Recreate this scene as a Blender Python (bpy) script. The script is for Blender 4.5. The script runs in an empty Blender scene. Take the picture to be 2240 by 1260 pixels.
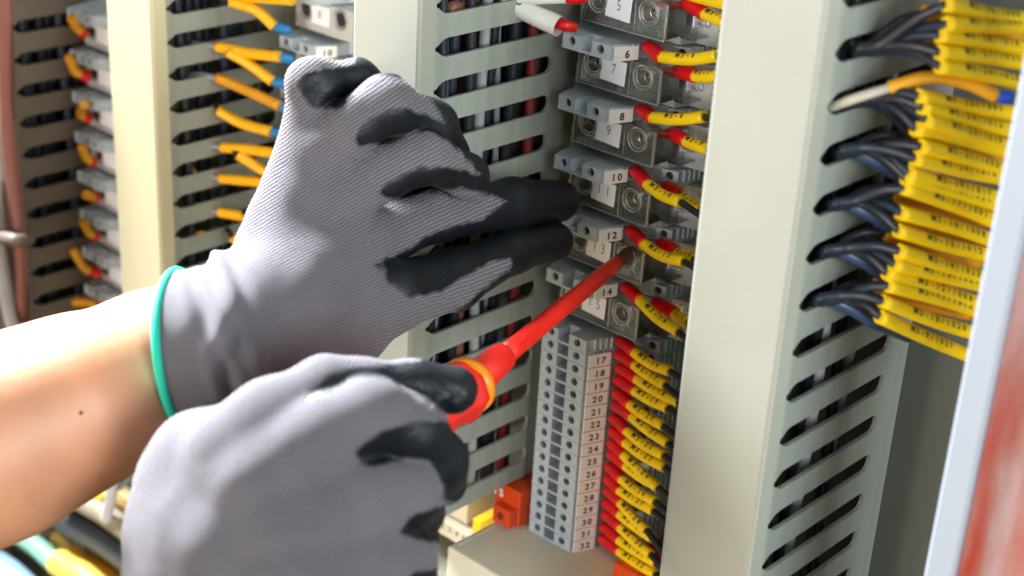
import bpy, bmesh, math, random
import numpy as np
from mathutils import Vector, Matrix
random.seed(7)
S = 0.001                      # everything below is written in millimetres
scene = bpy.context.scene
COL = scene.collection

# ---------------------------------------------------------------- camera
CF = 3391.6
CC = np.array([366.53456, -326.833301, 326.648477])
CR = np.array([0.72858, 0.682832, 0.053954])
CU = np.array([-0.315017, 0.264092, 0.911603])
CW = np.array([-0.608223, 0.681172, -0.407516])
cam = bpy.data.objects.new('camera', bpy.data.cameras.new('camera'))
COL.objects.link(cam); scene.camera = cam
M = Matrix.Identity(4)
for i in range(3):
    M[i][0] = CR[i]; M[i][1] = CU[i]; M[i][2] = -CW[i]; M[i][3] = CC[i] * S
cam.matrix_world = M
cam.data.sensor_width = 36; cam.data.lens = CF / 2240 * 36
cam.data.clip_start = 0.01; cam.data.clip_end = 20
cam.data.dof.use_dof = True; cam.data.dof.focus_distance = 0.495; cam.data.dof.aperture_fstop = 11

# ---------------------------------------------------------------- light
world = bpy.data.worlds.new('World'); scene.world = world; world.use_nodes = True
wn = world.node_tree.nodes; wl = world.node_tree.links
bg = wn['Background']; bg.inputs[1].default_value = 0.07
wtc = wn.new('ShaderNodeTexCoord'); wsp = wn.new('ShaderNodeSeparateXYZ'); wmr = wn.new('ShaderNodeMapRange')
wcr = wn.new('ShaderNodeValToRGB')
wl.new(wtc.outputs['Generated'], wsp.inputs[0]); wl.new(wsp.outputs['Z'], wmr.inputs[0])
wmr.inputs[1].default_value = -1; wmr.inputs[2].default_value = 1
wl.new(wmr.outputs[0], wcr.inputs[0]); wl.new(wcr.outputs[0], bg.inputs[0])
wcr.color_ramp.elements[0].color = (.62, .50, .30, 1); wcr.color_ramp.elements[0].position = .3
wcr.color_ramp.elements[1].color = (.80, .92, 1.0, 1); wcr.color_ramp.elements[1].position = .62

def area(name, loc, target, size, power, color):
    l = bpy.data.lights.new(name, 'AREA'); l.shape = 'SQUARE'; l.size = size; l.energy = power; l.color = color
    o = bpy.data.objects.new(name, l); COL.objects.link(o)
    o.location = Vector(loc) * S
    o.rotation_euler = (Vector(target) - Vector(loc)).to_track_quat('-Z', 'Y').to_euler()
    return o
TG = (20, 0, 100)
area('window_key', (-740, -90, 780), TG, .28, 130, (.88, .935, 1.0))
area('duct_side_fill', (700, -230, 330), (60, 20, 120), .26, 5.2, (.86, .96, 1.0))  # added fill lamp for the right-facing duct sides; no window stands there
area('room_fill', (60, -1120, 180), TG, .5, 9.3, (1.0, .975, .94))
area('warm_bounce', (150, -900, -500), TG, .6, 3.0, (1.0, .70, .30))
vs = scene.view_settings
vs.view_transform = 'Standard'; vs.look = 'None'; vs.exposure = 0; vs.gamma = 1

# ---------------------------------------------------------------- points
def at(px, py, y=None, x=None, z=None, d=None):
    """world point (mm) on the plane y=, x= or z=, or at depth d, seen at a pixel of the 2240 wide photo"""
    v = CW * CF + CR * (px - 1120) + CU * (630 - py)
    if y is not None: t = (y - CC[1]) / v[1]
    elif x is not None: t = (x - CC[0]) / v[0]
    elif z is not None: t = (z - CC[2]) / v[2]
    else: t = d / CF
    return CC + v * t

# ---------------------------------------------------------------- materials
MATS = {}
def mat(name, color, rough=.5, spec=.5, bump=0, bscale=300, metal=0, var=0, vscale=60, clear=0, sss=0, sheen=0):
    if name in MATS: return MATS[name]
    m = bpy.data.materials.new(name); m.use_nodes = True; n = m.node_tree.nodes; l = m.node_tree.links
    b = n['Principled BSDF']; b.inputs['Base Color'].default_value = (*color, 1)
    b.inputs['Roughness'].default_value = rough; b.inputs['Metallic'].default_value = metal
    b.inputs['Specular IOR Level'].default_value = spec
    b.inputs['Coat Weight'].default_value = clear; b.inputs['Coat Roughness'].default_value = .15
    b.inputs['Sheen Weight'].default_value = sheen
    if sss:
        b.inputs['Subsurface Weight'].default_value = sss; b.inputs['Subsurface Radius'].default_value = (1, .35, .2); b.inputs['Subsurface Scale'].default_value = .003
    tc = n.new('ShaderNodeTexCoord')
    if var:
        t = n.new('ShaderNodeTexNoise'); t.inputs['Scale'].default_value = vscale; t.inputs['Detail'].default_value = 6
        l.new(tc.outputs['Object'], t.inputs['Vector'])
        r = n.new('ShaderNodeMapRange'); r.inputs[1].default_value = .3; r.inputs[2].default_value = .7
        r.inputs[3].default_value = 1 - var; r.inputs[4].default_value = 1 + var * .5
        l.new(t.outputs['Fac'], r.inputs[0])
        mx = n.new('ShaderNodeMix'); mx.data_type = 'RGBA'; mx.blend_type = 'MULTIPLY'; mx.inputs[0].default_value = 1
        mx.inputs[6].default_value = (*color, 1); l.new(r.outputs[0], mx.inputs[7]); l.new(mx.outputs[2], b.inputs['Base Color'])
    if bump:
        t = n.new('ShaderNodeTexNoise'); t.inputs['Scale'].default_value = bscale; t.inputs['Detail'].default_value = 4
        l.new(tc.outputs['Object'], t.inputs['Vector'])
        bp = n.new('ShaderNodeBump'); bp.inputs['Strength'].default_value = bump; bp.inputs['Distance'].default_value = .0004
        l.new(t.outputs['Fac'], bp.inputs['Height']); l.new(bp.outputs[0], b.inputs['Normal'])
    MATS[name] = m; return m

def duct_mat():
    m = bpy.data.materials.new('duct_plastic'); m.use_nodes = True; n = m.node_tree.nodes; l = m.node_tree.links
    b = n['Principled BSDF']; b.inputs['Roughness'].default_value = .38
    tc = n.new('ShaderNodeTexCoord'); mp = n.new('ShaderNodeMapping'); mp.inputs['Scale'].default_value = (1, 1, .004)
    t = n.new('ShaderNodeTexNoise'); t.inputs['Scale'].default_value = 260; t.inputs['Detail'].default_value = 3
    t2 = n.new('ShaderNodeTexNoise'); t2.inputs['Scale'].default_value = 30; t2.inputs['Detail'].default_value = 5
    l.new(tc.outputs['Object'], mp.inputs[0]); l.new(mp.outputs[0], t.inputs['Vector']); l.new(tc.outputs['Object'], t2.inputs['Vector'])
    r = n.new('ShaderNodeValToRGB'); r.color_ramp.elements[0].position = .35; r.color_ramp.elements[1].position = .68
    r.color_ramp.elements[0].color = (.27, .285, .24, 1); r.color_ramp.elements[1].color = (.33, .345, .30, 1)
    l.new(t.outputs['Fac'], r.inputs[0])
    mx = n.new('ShaderNodeMix'); mx.data_type = 'RGBA'; mx.blend_type = 'MULTIPLY'; mx.inputs[0].default_value = 1
    r2 = n.new('ShaderNodeMapRange'); r2.inputs[1].default_value = .3; r2.inputs[2].default_value = .7; r2.inputs[3].default_value = .92; r2.inputs[4].default_value = 1.03
    l.new(t2.outputs['Fac'], r2.inputs[0]); l.new(r.outputs[0], mx.inputs[6]); l.new(r2.outputs[0], mx.inputs[7]); l.new(mx.outputs[2], b.inputs['Base Color'])
    r3 = n.new('ShaderNodeMapRange'); r3.inputs[3].default_value = .3; r3.inputs[4].default_value = .5
    l.new(t2.outputs['Fac'], r3.inputs[0]); l.new(r3.outputs[0], b.inputs['Roughness'])
    bp = n.new('ShaderNodeBump'); bp.inputs['Strength'].default_value = .12; bp.inputs['Distance'].default_value = .0003
    l.new(t.outputs['Fac'], bp.inputs['Height']); l.new(bp.outputs[0], b.inputs['Normal'])
    return m
DUCT = duct_mat()
COVER = mat('cover_plastic', (.345, .338, .275), .42, bump=.09, bscale=700, var=.08, vscale=18)
GREY = mat('terminal_plastic', (.46, .51, .555), .45, bump=.05, bscale=1500, var=.07, vscale=220)
DARK = mat('recess_shade', (.02, .022, .025), .6)  # near-black that paints in the shade of holes, gaps and slots
TAG = mat('tag_plastic', (.90, .87, .84), .4, var=.05, vscale=300)
PAPER = mat('label_paper', (.92, .92, .97), .6)
INK = mat('ink', (.012, .012, .015), .5)
RED = mat('red_sleeve', (.74, .005, .008), .35, var=.15, vscale=300, bump=.2, bscale=500)
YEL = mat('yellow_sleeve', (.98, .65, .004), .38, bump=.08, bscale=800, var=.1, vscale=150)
ORA = mat('amber_and_shade', (.70, .30, .01), .4, var=.1, vscale=150)  # amber; on the sleeves behind the fan it is painted shade
BLUE = mat('blue_sleeve', (.01, .17, .42), .4)
BLK = mat('black_insulation', (.018, .020, .026), .38, bump=.05, bscale=600)
NAVY = mat('navy_insulation', (.016, .022, .038), .4)
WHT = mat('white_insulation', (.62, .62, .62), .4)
BRN = mat('brown_insulation', (.20, .07, .05), .4)
GRYI = mat('grey_insulation', (.22, .22, .24), .4)
STEEL = mat('steel', (.72, .71, .68), .25, metal=1)
BRASS = mat('brass', (.75, .58, .25), .28, metal=1)
PANEL = mat('panel_paint', (.10, .10, .08), .5, var=.06, vscale=12)
HSW = mat('white_tube', (.78, .76, .70), .45, bump=.1, bscale=150, var=.05, vscale=80)

def clear_mat(nm='clear_plastic', dens=.10, fac=1.3):
    m = bpy.data.materials.new(nm); m.use_nodes = True; n = m.node_tree.nodes; l = m.node_tree.links
    n.remove(n['Principled BSDF']); out = n['Material Output']
    tr = n.new('ShaderNodeBsdfTransparent'); tr.inputs[0].default_value = (.90, .91, .90, 1)
    gl = n.new('ShaderNodeBsdfGlossy'); gl.inputs['Roughness'].default_value = .12; gl.inputs[0].default_value = (1, 1, 1, 1)
    df = n.new('ShaderNodeBsdfTranslucent'); df.inputs[0].default_value = (.7, .72, .7, 1)
    d2 = n.new('ShaderNodeBsdfDiffuse'); d2.inputs[0].default_value = (.6, .62, .6, 1)
    fr = n.new('ShaderNodeFresnel'); fr.inputs[0].default_value = 1.5
    ad = n.new('ShaderNodeMath'); ad.operation = 'MULTIPLY_ADD'; ad.inputs[1].default_value = fac; ad.inputs[2].default_value = .03
    m1 = n.new('ShaderNodeMixShader'); m2 = n.new('ShaderNodeMixShader'); m3 = n.new('ShaderNodeMixShader')
    m1.inputs[0].default_value = dens; m3.inputs[0].default_value = .5
    nz = n.new('ShaderNodeTexNoise'); nz.inputs['Scale'].default_value = 260; tc = n.new('ShaderNodeTexCoord'); l.new(tc.outputs['Object'], nz.inputs['Vector'])
    bp = n.new('ShaderNodeBump'); bp.inputs['Strength'].default_value = .35; bp.inputs['Distance'].default_value = .0006
    l.new(nz.outputs['Fac'], bp.inputs['Height']); l.new(bp.outputs[0], gl.inputs['Normal'])
    l.new(df.outputs[0], m3.inputs[1]); l.new(d2.outputs[0], m3.inputs[2])
    l.new(tr.outputs[0], m1.inputs[1]); l.new(m3.outputs[0], m1.inputs[2])
    l.new(fr.outputs[0], ad.inputs[0]); l.new(ad.outputs[0], m2.inputs[0]); l.new(m1.outputs[0], m2.inputs[1]); l.new(gl.outputs[0], m2.inputs[2])
    l.new(m2.outputs[0], out.inputs[0]); return m
CLEAR = clear_mat()

# ---------------------------------------------------------------- mesh builder
class MB:
    def __init__(s): s.v = []; s.f = []; s.m = []; s.sm = []
    def add(s, vs, fs, mi=0, smooth=False):
        o = len(s.v); s.v += [tuple(map(float, v)) for v in vs]
        s.f += [tuple(o + i for i in f) for f in fs]; s.m += [mi] * len(fs); s.sm += [smooth] * len(fs); return s
    def box(s, x0, x1, y0, y1, z0, z1, mi=0):
        v = [(x, y, z) for z in (z0, z1) for y in (y0, y1) for x in (x0, x1)]
        return s.add(v, [(0, 2, 3, 1), (4, 5, 7, 6), (0, 1, 5, 4), (2, 6, 7, 3), (0, 4, 6, 2), (1, 3, 7, 5)], mi)
    def prism(s, poly, z0, z1, mi=0):
        a = sum(poly[i][0] * poly[(i + 1) % len(poly)][1] - poly[(i + 1) % len(poly)][0] * poly[i][1] for i in range(len(poly)))
        if a < 0: poly = poly[::-1]
        n = len(poly); v = [(x, y, z0) for x, y in poly] + [(x, y, z1) for x, y in poly]
        return s.add(v, [tuple(range(n))[::-1], tuple(range(n, 2 * n))] + [(i, (i + 1) % n, n + (i + 1) % n, n + i) for i in range(n)], mi)
    def tube(s, pts, r, mi=0, seg=14, cap=True):
        pts = [Vector(p) for p in pts]; n = len(pts)
        rr = r if isinstance(r, (list, tuple)) else [r] * n
        vs = []; N = None
        for i, p in enumerate(pts):
            t = (pts[min(i + 1, n - 1)] - pts[max(i - 1, 0)]).normalized()
            if N is None: N = t.orthogonal().normalized()
            N = (N - t * N.dot(t)).normalized(); B = t.cross(N)
            for k in range(seg):
                a = 2 * math.pi * k / seg; vs.append(p + (N * math.cos(a) + B * math.sin(a)) * rr[i])
        fs = [(i * seg + k, i * seg + (k + 1) % seg, (i + 1) * seg + (k + 1) % seg, (i + 1) * seg + k) for i in range(n - 1) for k in range(seg)]
        s.add(vs, fs, mi, True)
        if cap:
            o = len(s.v) - len(vs)
            s.f += [tuple(o + k for k in range(seg))[::-1], tuple(o + (n - 1) * seg + k for k in range(seg))]; s.m += [mi] * 2; s.sm += [False] * 2
        return s
    def mesh(s, mats, bevel=0, name='m'):
        me = bpy.data.meshes.new(name)
        me.from_pydata([(x * S, y * S, z * S) for x, y, z in s.v], [], s.f)
        for m in (mats if isinstance(mats, (list, tuple)) else [mats]): me.materials.append(m)
        me.polygons.foreach_set('material_index', s.m); me.polygons.foreach_set('use_smooth', s.sm)
        if bevel:
            bm = bmesh.new(); bm.from_mesh(me)
            es = [e for e in bm.edges if len(e.link_faces) == 2 and e.calc_face_angle(0) > .6]
            bmesh.ops.bevel(bm, geom=es, offset=bevel * S, segments=2, profile=.6, affect='EDGES', clamp_overlap=True)
            bm.to_mesh(me); bm.free()
        me.update(); return me
def obj(name, data, parent=None, loc=None):
    o = bpy.data.objects.new(name, data); COL.objects.link(o)
    if parent is not None: o.parent = parent
    if loc is not None: o.location = Vector(loc) * S
    return o
def thing(name, label, cat, loc=(0, 0, 0), group=None):
    o = obj(name, None, None, loc); o.empty_display_size = .005
    return tag(o, label, cat, group)
def tag(o, label, cat, group=None):
    o['label'] = label; o['category'] = cat
    if group: o['group'] = group
    return o
def smooth_path(pts, n=8):
    P = [np.array(p, float) for p in pts]
    P = [2 * P[0] - P[1]] + P + [2 * P[-1] - P[-2]]; out = []
    for i in range(1, len(P) - 2):
        for k in range(n):
            t = k / n
            out.append(.5 * ((2 * P[i]) + (-P[i - 1] + P[i + 1]) * t + (2 * P[i - 1] - 5 * P[i] + 4 * P[i + 1] - P[i + 2]) * t * t + (-P[i - 1] + 3 * P[i] - 3 * P[i + 1] + P[i + 2]) * t ** 3))
    out.append(P[-2]); return out
# glyph meshes -> (verts, faces) in units of text height
GL = {}
def glyph(ch, bold=0):
    k = (ch, bold)
    if k in GL: return GL[k]
    c = bpy.data.curves.new('t', 'FONT'); c.body = ch; c.size = 1; c.resolution_u = 3; c.offset = bold; c.align_x = 'CENTER'
    o = bpy.data.objects.new('t', c); COL.objects.link(o)
    dg = bpy.context.evaluated_depsgraph_get(); me = bpy.data.meshes.new_from_object(o.evaluated_get(dg))
    GL[k] = ([tuple(v.co) for v in me.vertices], [tuple(p.vertices) for p in me.polygons])
    bpy.data.objects.remove(o); bpy.data.curves.remove(c); bpy.data.meshes.remove(me); return GL[k]
FG = {}
def fine_glyph(ch, bold=0):
    k = (ch, bold)
    if k not in FG:
        v, f = glyph(ch, bold); bm = bmesh.new(); vv = [bm.verts.new(p) for p in v]
        for q in f:
            try: bm.faces.new([vv[i] for i in q])
            except ValueError: pass
        bmesh.ops.triangulate(bm, faces=bm.faces[:])
        for _ in range(5):
            es = [e for e in bm.edges if e.calc_length() > .16]
            if not es: break
            bmesh.ops.subdivide_edges(bm, edges=es, cuts=1); bmesh.ops.triangulate(bm, faces=bm.faces[:])
        bm.verts.index_update(); FG[k] = ([tuple(q.co) for q in bm.verts], [tuple(q.index for q in fc.verts) for fc in bm.faces]); bm.free()
    return FG[k]
def put_text(mb, text, origin, ux, uy, size, adv, mi, bold=0, squeeze=1):
    """flat text centred on origin; ux, uy unit vectors; size mm; adv letter pitch mm"""
    origin, ux, uy = Vector(origin), Vector(ux).normalized(), Vector(uy).normalized(); n = len(text)
    for i, ch in enumerate(text):
        if ch == ' ': continue
        v, f = glyph(ch, bold); c = origin + ux * ((i - (n - 1) / 2) * adv)
        mb.add([c + ux * (x * size * squeeze) + uy * ((y - .36) * size) for x, y, z in v], f, mi)
def put_text_on_path(mb, text, path, r, size, start, adv, nrm, mi):
    P = [Vector(p) for p in path]; L = [0]
    for a, b in zip(P, P[1:]): L.append(L[-1] + (b - a).length)
    for i, ch in enumerate(text):
        s = start + i * adv
        if s > L[-1] - .5: break
        j = max(k for k in range(len(L)) if L[k] <= s); j = min(j, len(P) - 2)
        t = (P[j + 1] - P[j]).normalized(); c = P[j].lerp(P[j + 1], (s - L[j]) / max(1e-6, L[j + 1] - L[j]))
        n0 = Vector(nrm); n0 = (n0 - t * n0.dot(t)).normalized(); up = n0.cross(t)
        v, f = fine_glyph(ch, .025); out = []
        for x, y, z in v:
            yy = (y - .36) * size; a = yy / r
            out.append(c + t * (x * size * .9) + (n0 * math.cos(a) + up * math.sin(a)) * (r + .09))
        mb.add(out, f, mi)
def curve_plate(outline, holes, thick):
    """filled 2-D outline with holes, centred thickness; returns verts, faces in the curve's own xy (z = thickness)"""
    c = bpy.data.curves.new('c', 'CURVE'); c.dimensions = '2D'; c.fill_mode = 'BOTH'; c.extrude = thick / 2
    for pl in [outline] + holes:
        sp = c.splines.new('POLY'); sp.points.add(len(pl) - 1); sp.use_cyclic_u = True
        for i, (x, y) in enumerate(pl): sp.points[i].co = (x, y, 0, 1)
    o = bpy.data.objects.new('c', c); COL.objects.link(o)
    dg = bpy.context.evaluated_depsgraph_get(); me = bpy.data.meshes.new_from_object(o.evaluated_get(dg))
    r = ([tuple(v.co) for v in me.vertices], [tuple(p.vertices) for p in me.polygons])
    bpy.data.objects.remove(o); bpy.data.curves.remove(c); bpy.data.meshes.remove(me); return r
def circ(cx, cy, r, n=20): return [(cx + r * math.cos(2 * math.pi * i / n), cy + r * math.sin(2 * math.pi * i / n)) for i in range(n)]

# ---------------------------------------------------------------- setting
o = obj('back_panel', MB().box(-900, 700, 100, 103, -500, 700).mesh(PANEL)); o['kind'] = 'structure'

o = obj('key_blocker', MB().box(-404, -400, -35, 99.8, -400, 420).mesh(PANEL)); o['kind'] = 'structure'  # unseen sheet added to block the key light from the far left
# ---------------------------------------------------------------- wiring ducts
def duct(label, x0, x1, y0, y1, z0, z1, phase, pitch=13.93, dm=None, cm=None):
    dm = dm or DUCT; cm = cm or COVER
    t = thing('wiring_duct', label, 'cable duct', (x0, y0, z0), 'slotted cable ducts')
    H = z1 - z0
    holes = []; z = phase - pitch * int((phase - z0) / pitch)
    while z < z1 - 6:
        if z > z0 + 6:
            c = z - z0; a, b, h = 7.2, 63.5, 3.1
            if b > (y1 - y0) - 5: b = y1 - y0 - 6
            pl = [(a, c + .7), (a + 1.2, c + .8), (a + 2.6, c + 1.9), (a + 4.2, c + h - .25), (a + 6, c + h)]
            pl += [(b - 3 + 3 * math.sin(q), c + h - 3 + 3 * math.cos(q)) for q in np.linspace(0, math.pi / 2, 5)]
            pl += [(x, 2 * c - y) for x, y in pl[::-1]]
            holes.append(pl)
        z += pitch
    v, f = curve_plate([(0, 0), (y1 - y0, 0), (y1 - y0, H), (0, H)], holes, 1.3)
    for sx in (1, 0):
        mb = MB(); xx = (x1 - x0 - .65) if sx else .65
        if sx: mb.add([(xx + q, p, r) for p, r, q in v], f)
        else: mb.box(0, 1.3, 0, y1 - y0, 0, H)  # hidden wall made without slots to keep light out of the duct
        w = obj('side_wall', mb.mesh(dm), t)
    obj('base', MB().box(1.4, x1 - x0 - 1.4, y1 - y0 - 1.6, y1 - y0, 0, H).mesh(dm), t)
    W = x1 - x0; r = 1.2
    prof = [(-.5, 7), (-.5, r)] + [(-.5 + r - r * math.cos(q), r - .1 - r * math.sin(q)) for q in np.linspace(.3, math.pi / 2, 4)]
    prof += [(W - x, y) for x, y in prof[::-1]]
    inner = [(W - .03, 7), (W - .03, 1.2), (.03, 1.2), (.03, 7)]
    poly = prof + inner
    mb = MB(); n = len(poly)
    mb.add([(x, y, 0) for x, y in poly] + [(x, y, H) for x, y in poly], [(i, (i + 1) % n, n + (i + 1) % n, n + i) for i in range(n)])
    mb.f = [q[::-1] for q in mb.f]
    obj('cover', mb.mesh(cm), t)
    return t
duct('slotted duct behind the raised gloved hand, brown and white wires seen through its slots', 0, 29.9, 0, 98, 18, 330, 181.4)
d3_ = duct('broad slotted duct in the right foreground with cables leaving its slots to yellow sleeves', 141.3, 171.2, 0, 76, -60, 330, 128.9)
duct('cream fronted slotted duct at the left, above the bare forearm', -175.5, -145, 22, 98, -62, 330, 113, 13.93, cm=mat('cream_cover', (.54, .485, .31), .45, bump=.05, bscale=900, var=.04, vscale=25))
duct('blurred dark slotted duct side at the far left edge of the cabinet', -292, -262, 20, 98, -200, 330, 90, 15.2, dm=mat('shaded_duct', (.13, .10, .07), .5, var=.1, vscale=40), cm=mat('shaded_duct', (.13, .10, .07)))  # same plastic as the other ducts, weaker light painted as darker brown

obj('standoff', MB().box(6, 16, 76.2, 99.8, 10, 380).mesh(DUCT), d3_)
# ---------------------------------------------------------------- cabinet post at the right edge
t = thing('cabinet_post', 'white edged post with painted red and pink reflections at the right edge', 'post', (0, 0, 0))
mp_ = bpy.data.materials.new('painted_reflection'); mp_.use_nodes = True; n_ = mp_.node_tree.nodes; l_ = mp_.node_tree.links  # red and pink reflections painted as noise in the base colour
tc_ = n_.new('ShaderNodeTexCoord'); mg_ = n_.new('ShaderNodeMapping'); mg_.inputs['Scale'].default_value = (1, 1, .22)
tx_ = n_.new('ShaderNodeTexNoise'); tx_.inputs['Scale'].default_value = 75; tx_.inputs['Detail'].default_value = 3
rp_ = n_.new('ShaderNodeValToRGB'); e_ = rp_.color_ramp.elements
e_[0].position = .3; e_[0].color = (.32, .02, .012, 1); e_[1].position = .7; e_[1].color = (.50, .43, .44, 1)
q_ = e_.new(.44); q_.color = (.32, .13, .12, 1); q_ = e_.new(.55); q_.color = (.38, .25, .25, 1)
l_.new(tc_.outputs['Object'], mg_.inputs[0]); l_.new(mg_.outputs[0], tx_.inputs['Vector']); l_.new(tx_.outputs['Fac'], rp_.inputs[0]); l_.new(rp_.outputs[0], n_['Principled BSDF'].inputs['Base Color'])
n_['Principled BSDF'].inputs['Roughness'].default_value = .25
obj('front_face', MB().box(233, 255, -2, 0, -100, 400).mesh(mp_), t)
obj('edge_strip', MB().box(225, 232.8, -4, 3, -100, 400).mesh(mat('strip_white', (.32, .345, .39), .3), .8), t)
obj('body', MB().box(227, 259, 3.2, 20, -100, 400).mesh(COVER), t)

# ---------------------------------------------------------------- terminal blocks
PLATE = {}
def hole_plate(w, h, hx, hz, r):
    k = (w, h, hx, hz, r)
    if k not in PLATE: PLATE[k] = curve_plate([(0, 0), (w, 0), (w, h), (0, h)], [circ(hx, hz, r)], 1.4)
    return PLATE[k]
PROF = [(38.7, 59.7), (46.2, 59.7), (46.2, 64.8), (51.3, 64.8), (51.3, 59.7), (59.4, 59.7), (59.6, 60.4), (62.9, 69), (64.2, 74), (69.6, 77.4), (71, 78.6), (77.2, 79.9), (79.5, 91), (24, 91), (26, 80), (35.5, 72), (37.6, 62)]
PROFB = [(38.5, 58.3), (59.5, 58.3), (59.8, 60), (63.2, 69), (64.5, 74), (70.6, 76.9), (77.6, 78.3), (80, 92), (23.5, 92), (25.5, 80), (35, 72), (38.3, 62)]
def body_mesh(top, slim=False):
    mb = MB()
    mb.prism(PROF, .85, 5.05)
    mb.prism(PROFB, 0, .85)
    for x0, x1 in ((38.7, 46.2), (51.3, 59.4)):
        v, f = hole_plate(x1 - x0, 4.15, (x1 - x0) / 2 + (.3 if x0 < 50 else -.2), 2.1, 1.5)
        mb.add([(x0 + a, 59 + c * 1.0, .88 + b) for a, b, c in v], [q[::-1] for q in f])
        mb.add([(x0 + 2.6 + .0, 59.66, 1.2), (x1 - 2.4, 59.66, 1.2), (x1 - 2.4, 59.66, 4.8), (x0 + 2.6, 59.66, 4.8)], [(0, 1, 2, 3)], 1)
    # second tier hole
    a = Vector((71, 77.2, .9)); u = Vector((6.3, 1.35, 0)).normalized(); nn = Vector((u.y, -u.x, 0))
    v, f = hole_plate(6.3, 4.1, 3.1, 2.05, 1.45)
    mb.add([a + u * p + Vector((0, 0, q)) + nn * (c) for p, q, c in v], [q[::-1] for q in f])
    mb.add([a + u * p + Vector((0, 0, q)) - nn * .66 for p, q in ((1.5, .4), (4.7, .4), (4.7, 3.8), (1.5, 3.8))], [(0, 1, 2, 3)], 1)
    # side ribs
    for k in range(4 if top else 3):
        y = 61.6 + k * 2.1; x = 59.9 + (y - 60.4) * .384
        z0, z1 = (.95, 5.0) if top == 2 else (3.4, 5.02)
        mb.box(x - .6, x + .75, y, y + .75, z0, z1)
    for k in range(4):
        y = 80.5 + k * 2.2; x = 77.2 + (y - 79.9) * .21
        mb.box(x - .5, x + .8, y, y + .8, .9, 5.0)
    return mb.mesh([GREY, DARK])
BM = {1: body_mesh(0), 0: body_mesh(1), 2: body_mesh(2)}
def tag_mesh(num):
    mb = MB(); u = Vector((3.3, 8.6, 0)).normalized(); nn = Vector((u.y, -u.x, 0)); a = Vector((59.75, 59.6, -.15))
    for_v = [a + u * p + Vector((0, 0, q)) + nn * c for p in (0, 8.9) for q in (0, 4.75) for c in (.0, .8)]
    mb.add(for_v, [(0, 1, 3, 2), (4, 6, 7, 5), (0, 4, 5, 1), (2, 3, 7, 6), (0, 2, 6, 4), (1, 5, 7, 3)])
    put_text(mb, num, a + u * 4.7 + Vector((0, 0, 2.25)) + nn * .83, u, (0, 0, 1), 3.5, 2.35, 1, .035)
    return mb.mesh([TAG, INK])
ORDW = ['topmost', 'second', 'third', 'fourth', 'fifth', 'sixth', 'seventh', 'eighth', 'ninth', 'tenth', 'eleventh', 'twelfth', 'thirteenth', 'fourteenth', 'fifteenth', 'lowest']
def block(x, y, z, num, label, group, style=1):
    t = thing('terminal_block', label, 'terminal block', (x, y, z), group)
    obj('body', BM[style], t)
    if num: obj('marker_tag', tag_mesh(num), t)
    return t
for k in range(16):
    num = 32 - k
    block(0, 0, k * 5.2, str(num), 'grey terminal block tagged %d, %s of the sixteen tagged ones above the beige box' % (num, ORDW[15 - k]), 'numbered grey terminal blocks')
block(0, 0, 83.2, None, 'untagged grey terminal block on top of the stack, above tag 17', 'numbered grey terminal blocks', 2)
EV = {14: 104.7, 12: 126.0, 10: 147.3, 8: 168.7, 6: 190.0}
for num, z in EV.items():
    block(0, 0, z, str(num), {14: 'grey block tagged 14, partly behind the red screwdriver shaft', 12: 'grey block tagged 12, its left end behind the gloved fingertips', 10: 'grey block tagged 10, just above the gloved index fingertip', 8: 'grey block tagged 8, between the clear covers labelled 7 and 9', 6: 'grey block tagged 6, beside the red end of the white tube', 4: 'grey block above the top edge, over the cover labelled 5'}[num], 'numbered grey terminal blocks', 0)

# clear covered fuse terminals
def ring(mb, cx, y, cz, R, r, mi=0):
    pts = [(cx + R * math.cos(a), y, cz + R * math.sin(a)) for a in np.linspace(0, 2 * math.pi, 25)[:-1]]
    seg = 8; n = len(pts); vs = []
    for i, p in enumerate(pts):
        a = 2 * math.pi * i / n; rad = Vector((math.cos(a), 0, math.sin(a)))
        for k in range(seg):
            b = 2 * math.pi * k / seg; vs.append(Vector(p) + rad * r * math.cos(b) + Vector((0, 1, 0)) * r * math.sin(b))
    mb.add(vs, [(i * seg + k, ((i + 1) % n) * seg + k, ((i + 1) % n) * seg + (k + 1) % seg, i * seg + (k + 1) % seg) for i in range(n) for k in range(seg)], mi, True)
mb = MB(); mb.prism([(41, 76), (74, 76), (76, 82), (91, 84), (91, 91.5), (28, 91.5), (28, 84), (40, 82)], -15.6, -.35)
mb.box(42, 44, 66.5, 76, -6, -4.6); mb.box(34, 37.5, 72, 84, -15, -9)
FB_BASE = mb.mesh(mat('smoky_plastic', (.42, .44, .43), .35, var=.25, vscale=160))
cov = MB(); v, f = curve_plate([(40.1, -12.6), (73.2, -12.8), (74.6, -11.6), (75, -10), (75, -.6), (40.1, -.6)], [circ(46.6, -4.9, 3.1), circ(68, -4.9, 3.1)], .9)
cov.add([(a, 66 + c, b) for a, b, c in v], [q[::-1] for q in f])
cov.box(40.1, 41, 66.6, 76, -12.6, -.6); cov.box(74.1, 75, 66.6, 82, -12.2, -.6); cov.box(41.1, 74, 66.6, 80, -12.7, -11.9); cov.box(56, 56.5, 66.6, 76, -11.8, -.7)
cov.box(75.1, 80, 74, 84, -12.7, -12)
FB_COVER = cov.mesh(CLEAR)
RIM_HIGHLIGHT = clear_mat('highlight_rim', .62, 2.6)  # whitened plastic; puts edge highlights of the clear cover into the colour
fr = MB(); fr.box(40, 75.1, 65.4, 66.2, -12.9, -12.3); fr.box(39.9, 40.5, 65.5, 66.3, -12.2, -.8); fr.box(74.6, 75.3, 65.4, 66.4, -12.2, -.8); fr.box(62.4, 62.7, 65.3, 65.6, -12, -.8)
FB_EDGE_HIGHLIGHT = fr.mesh(RIM_HIGHLIGHT, .15)
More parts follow.
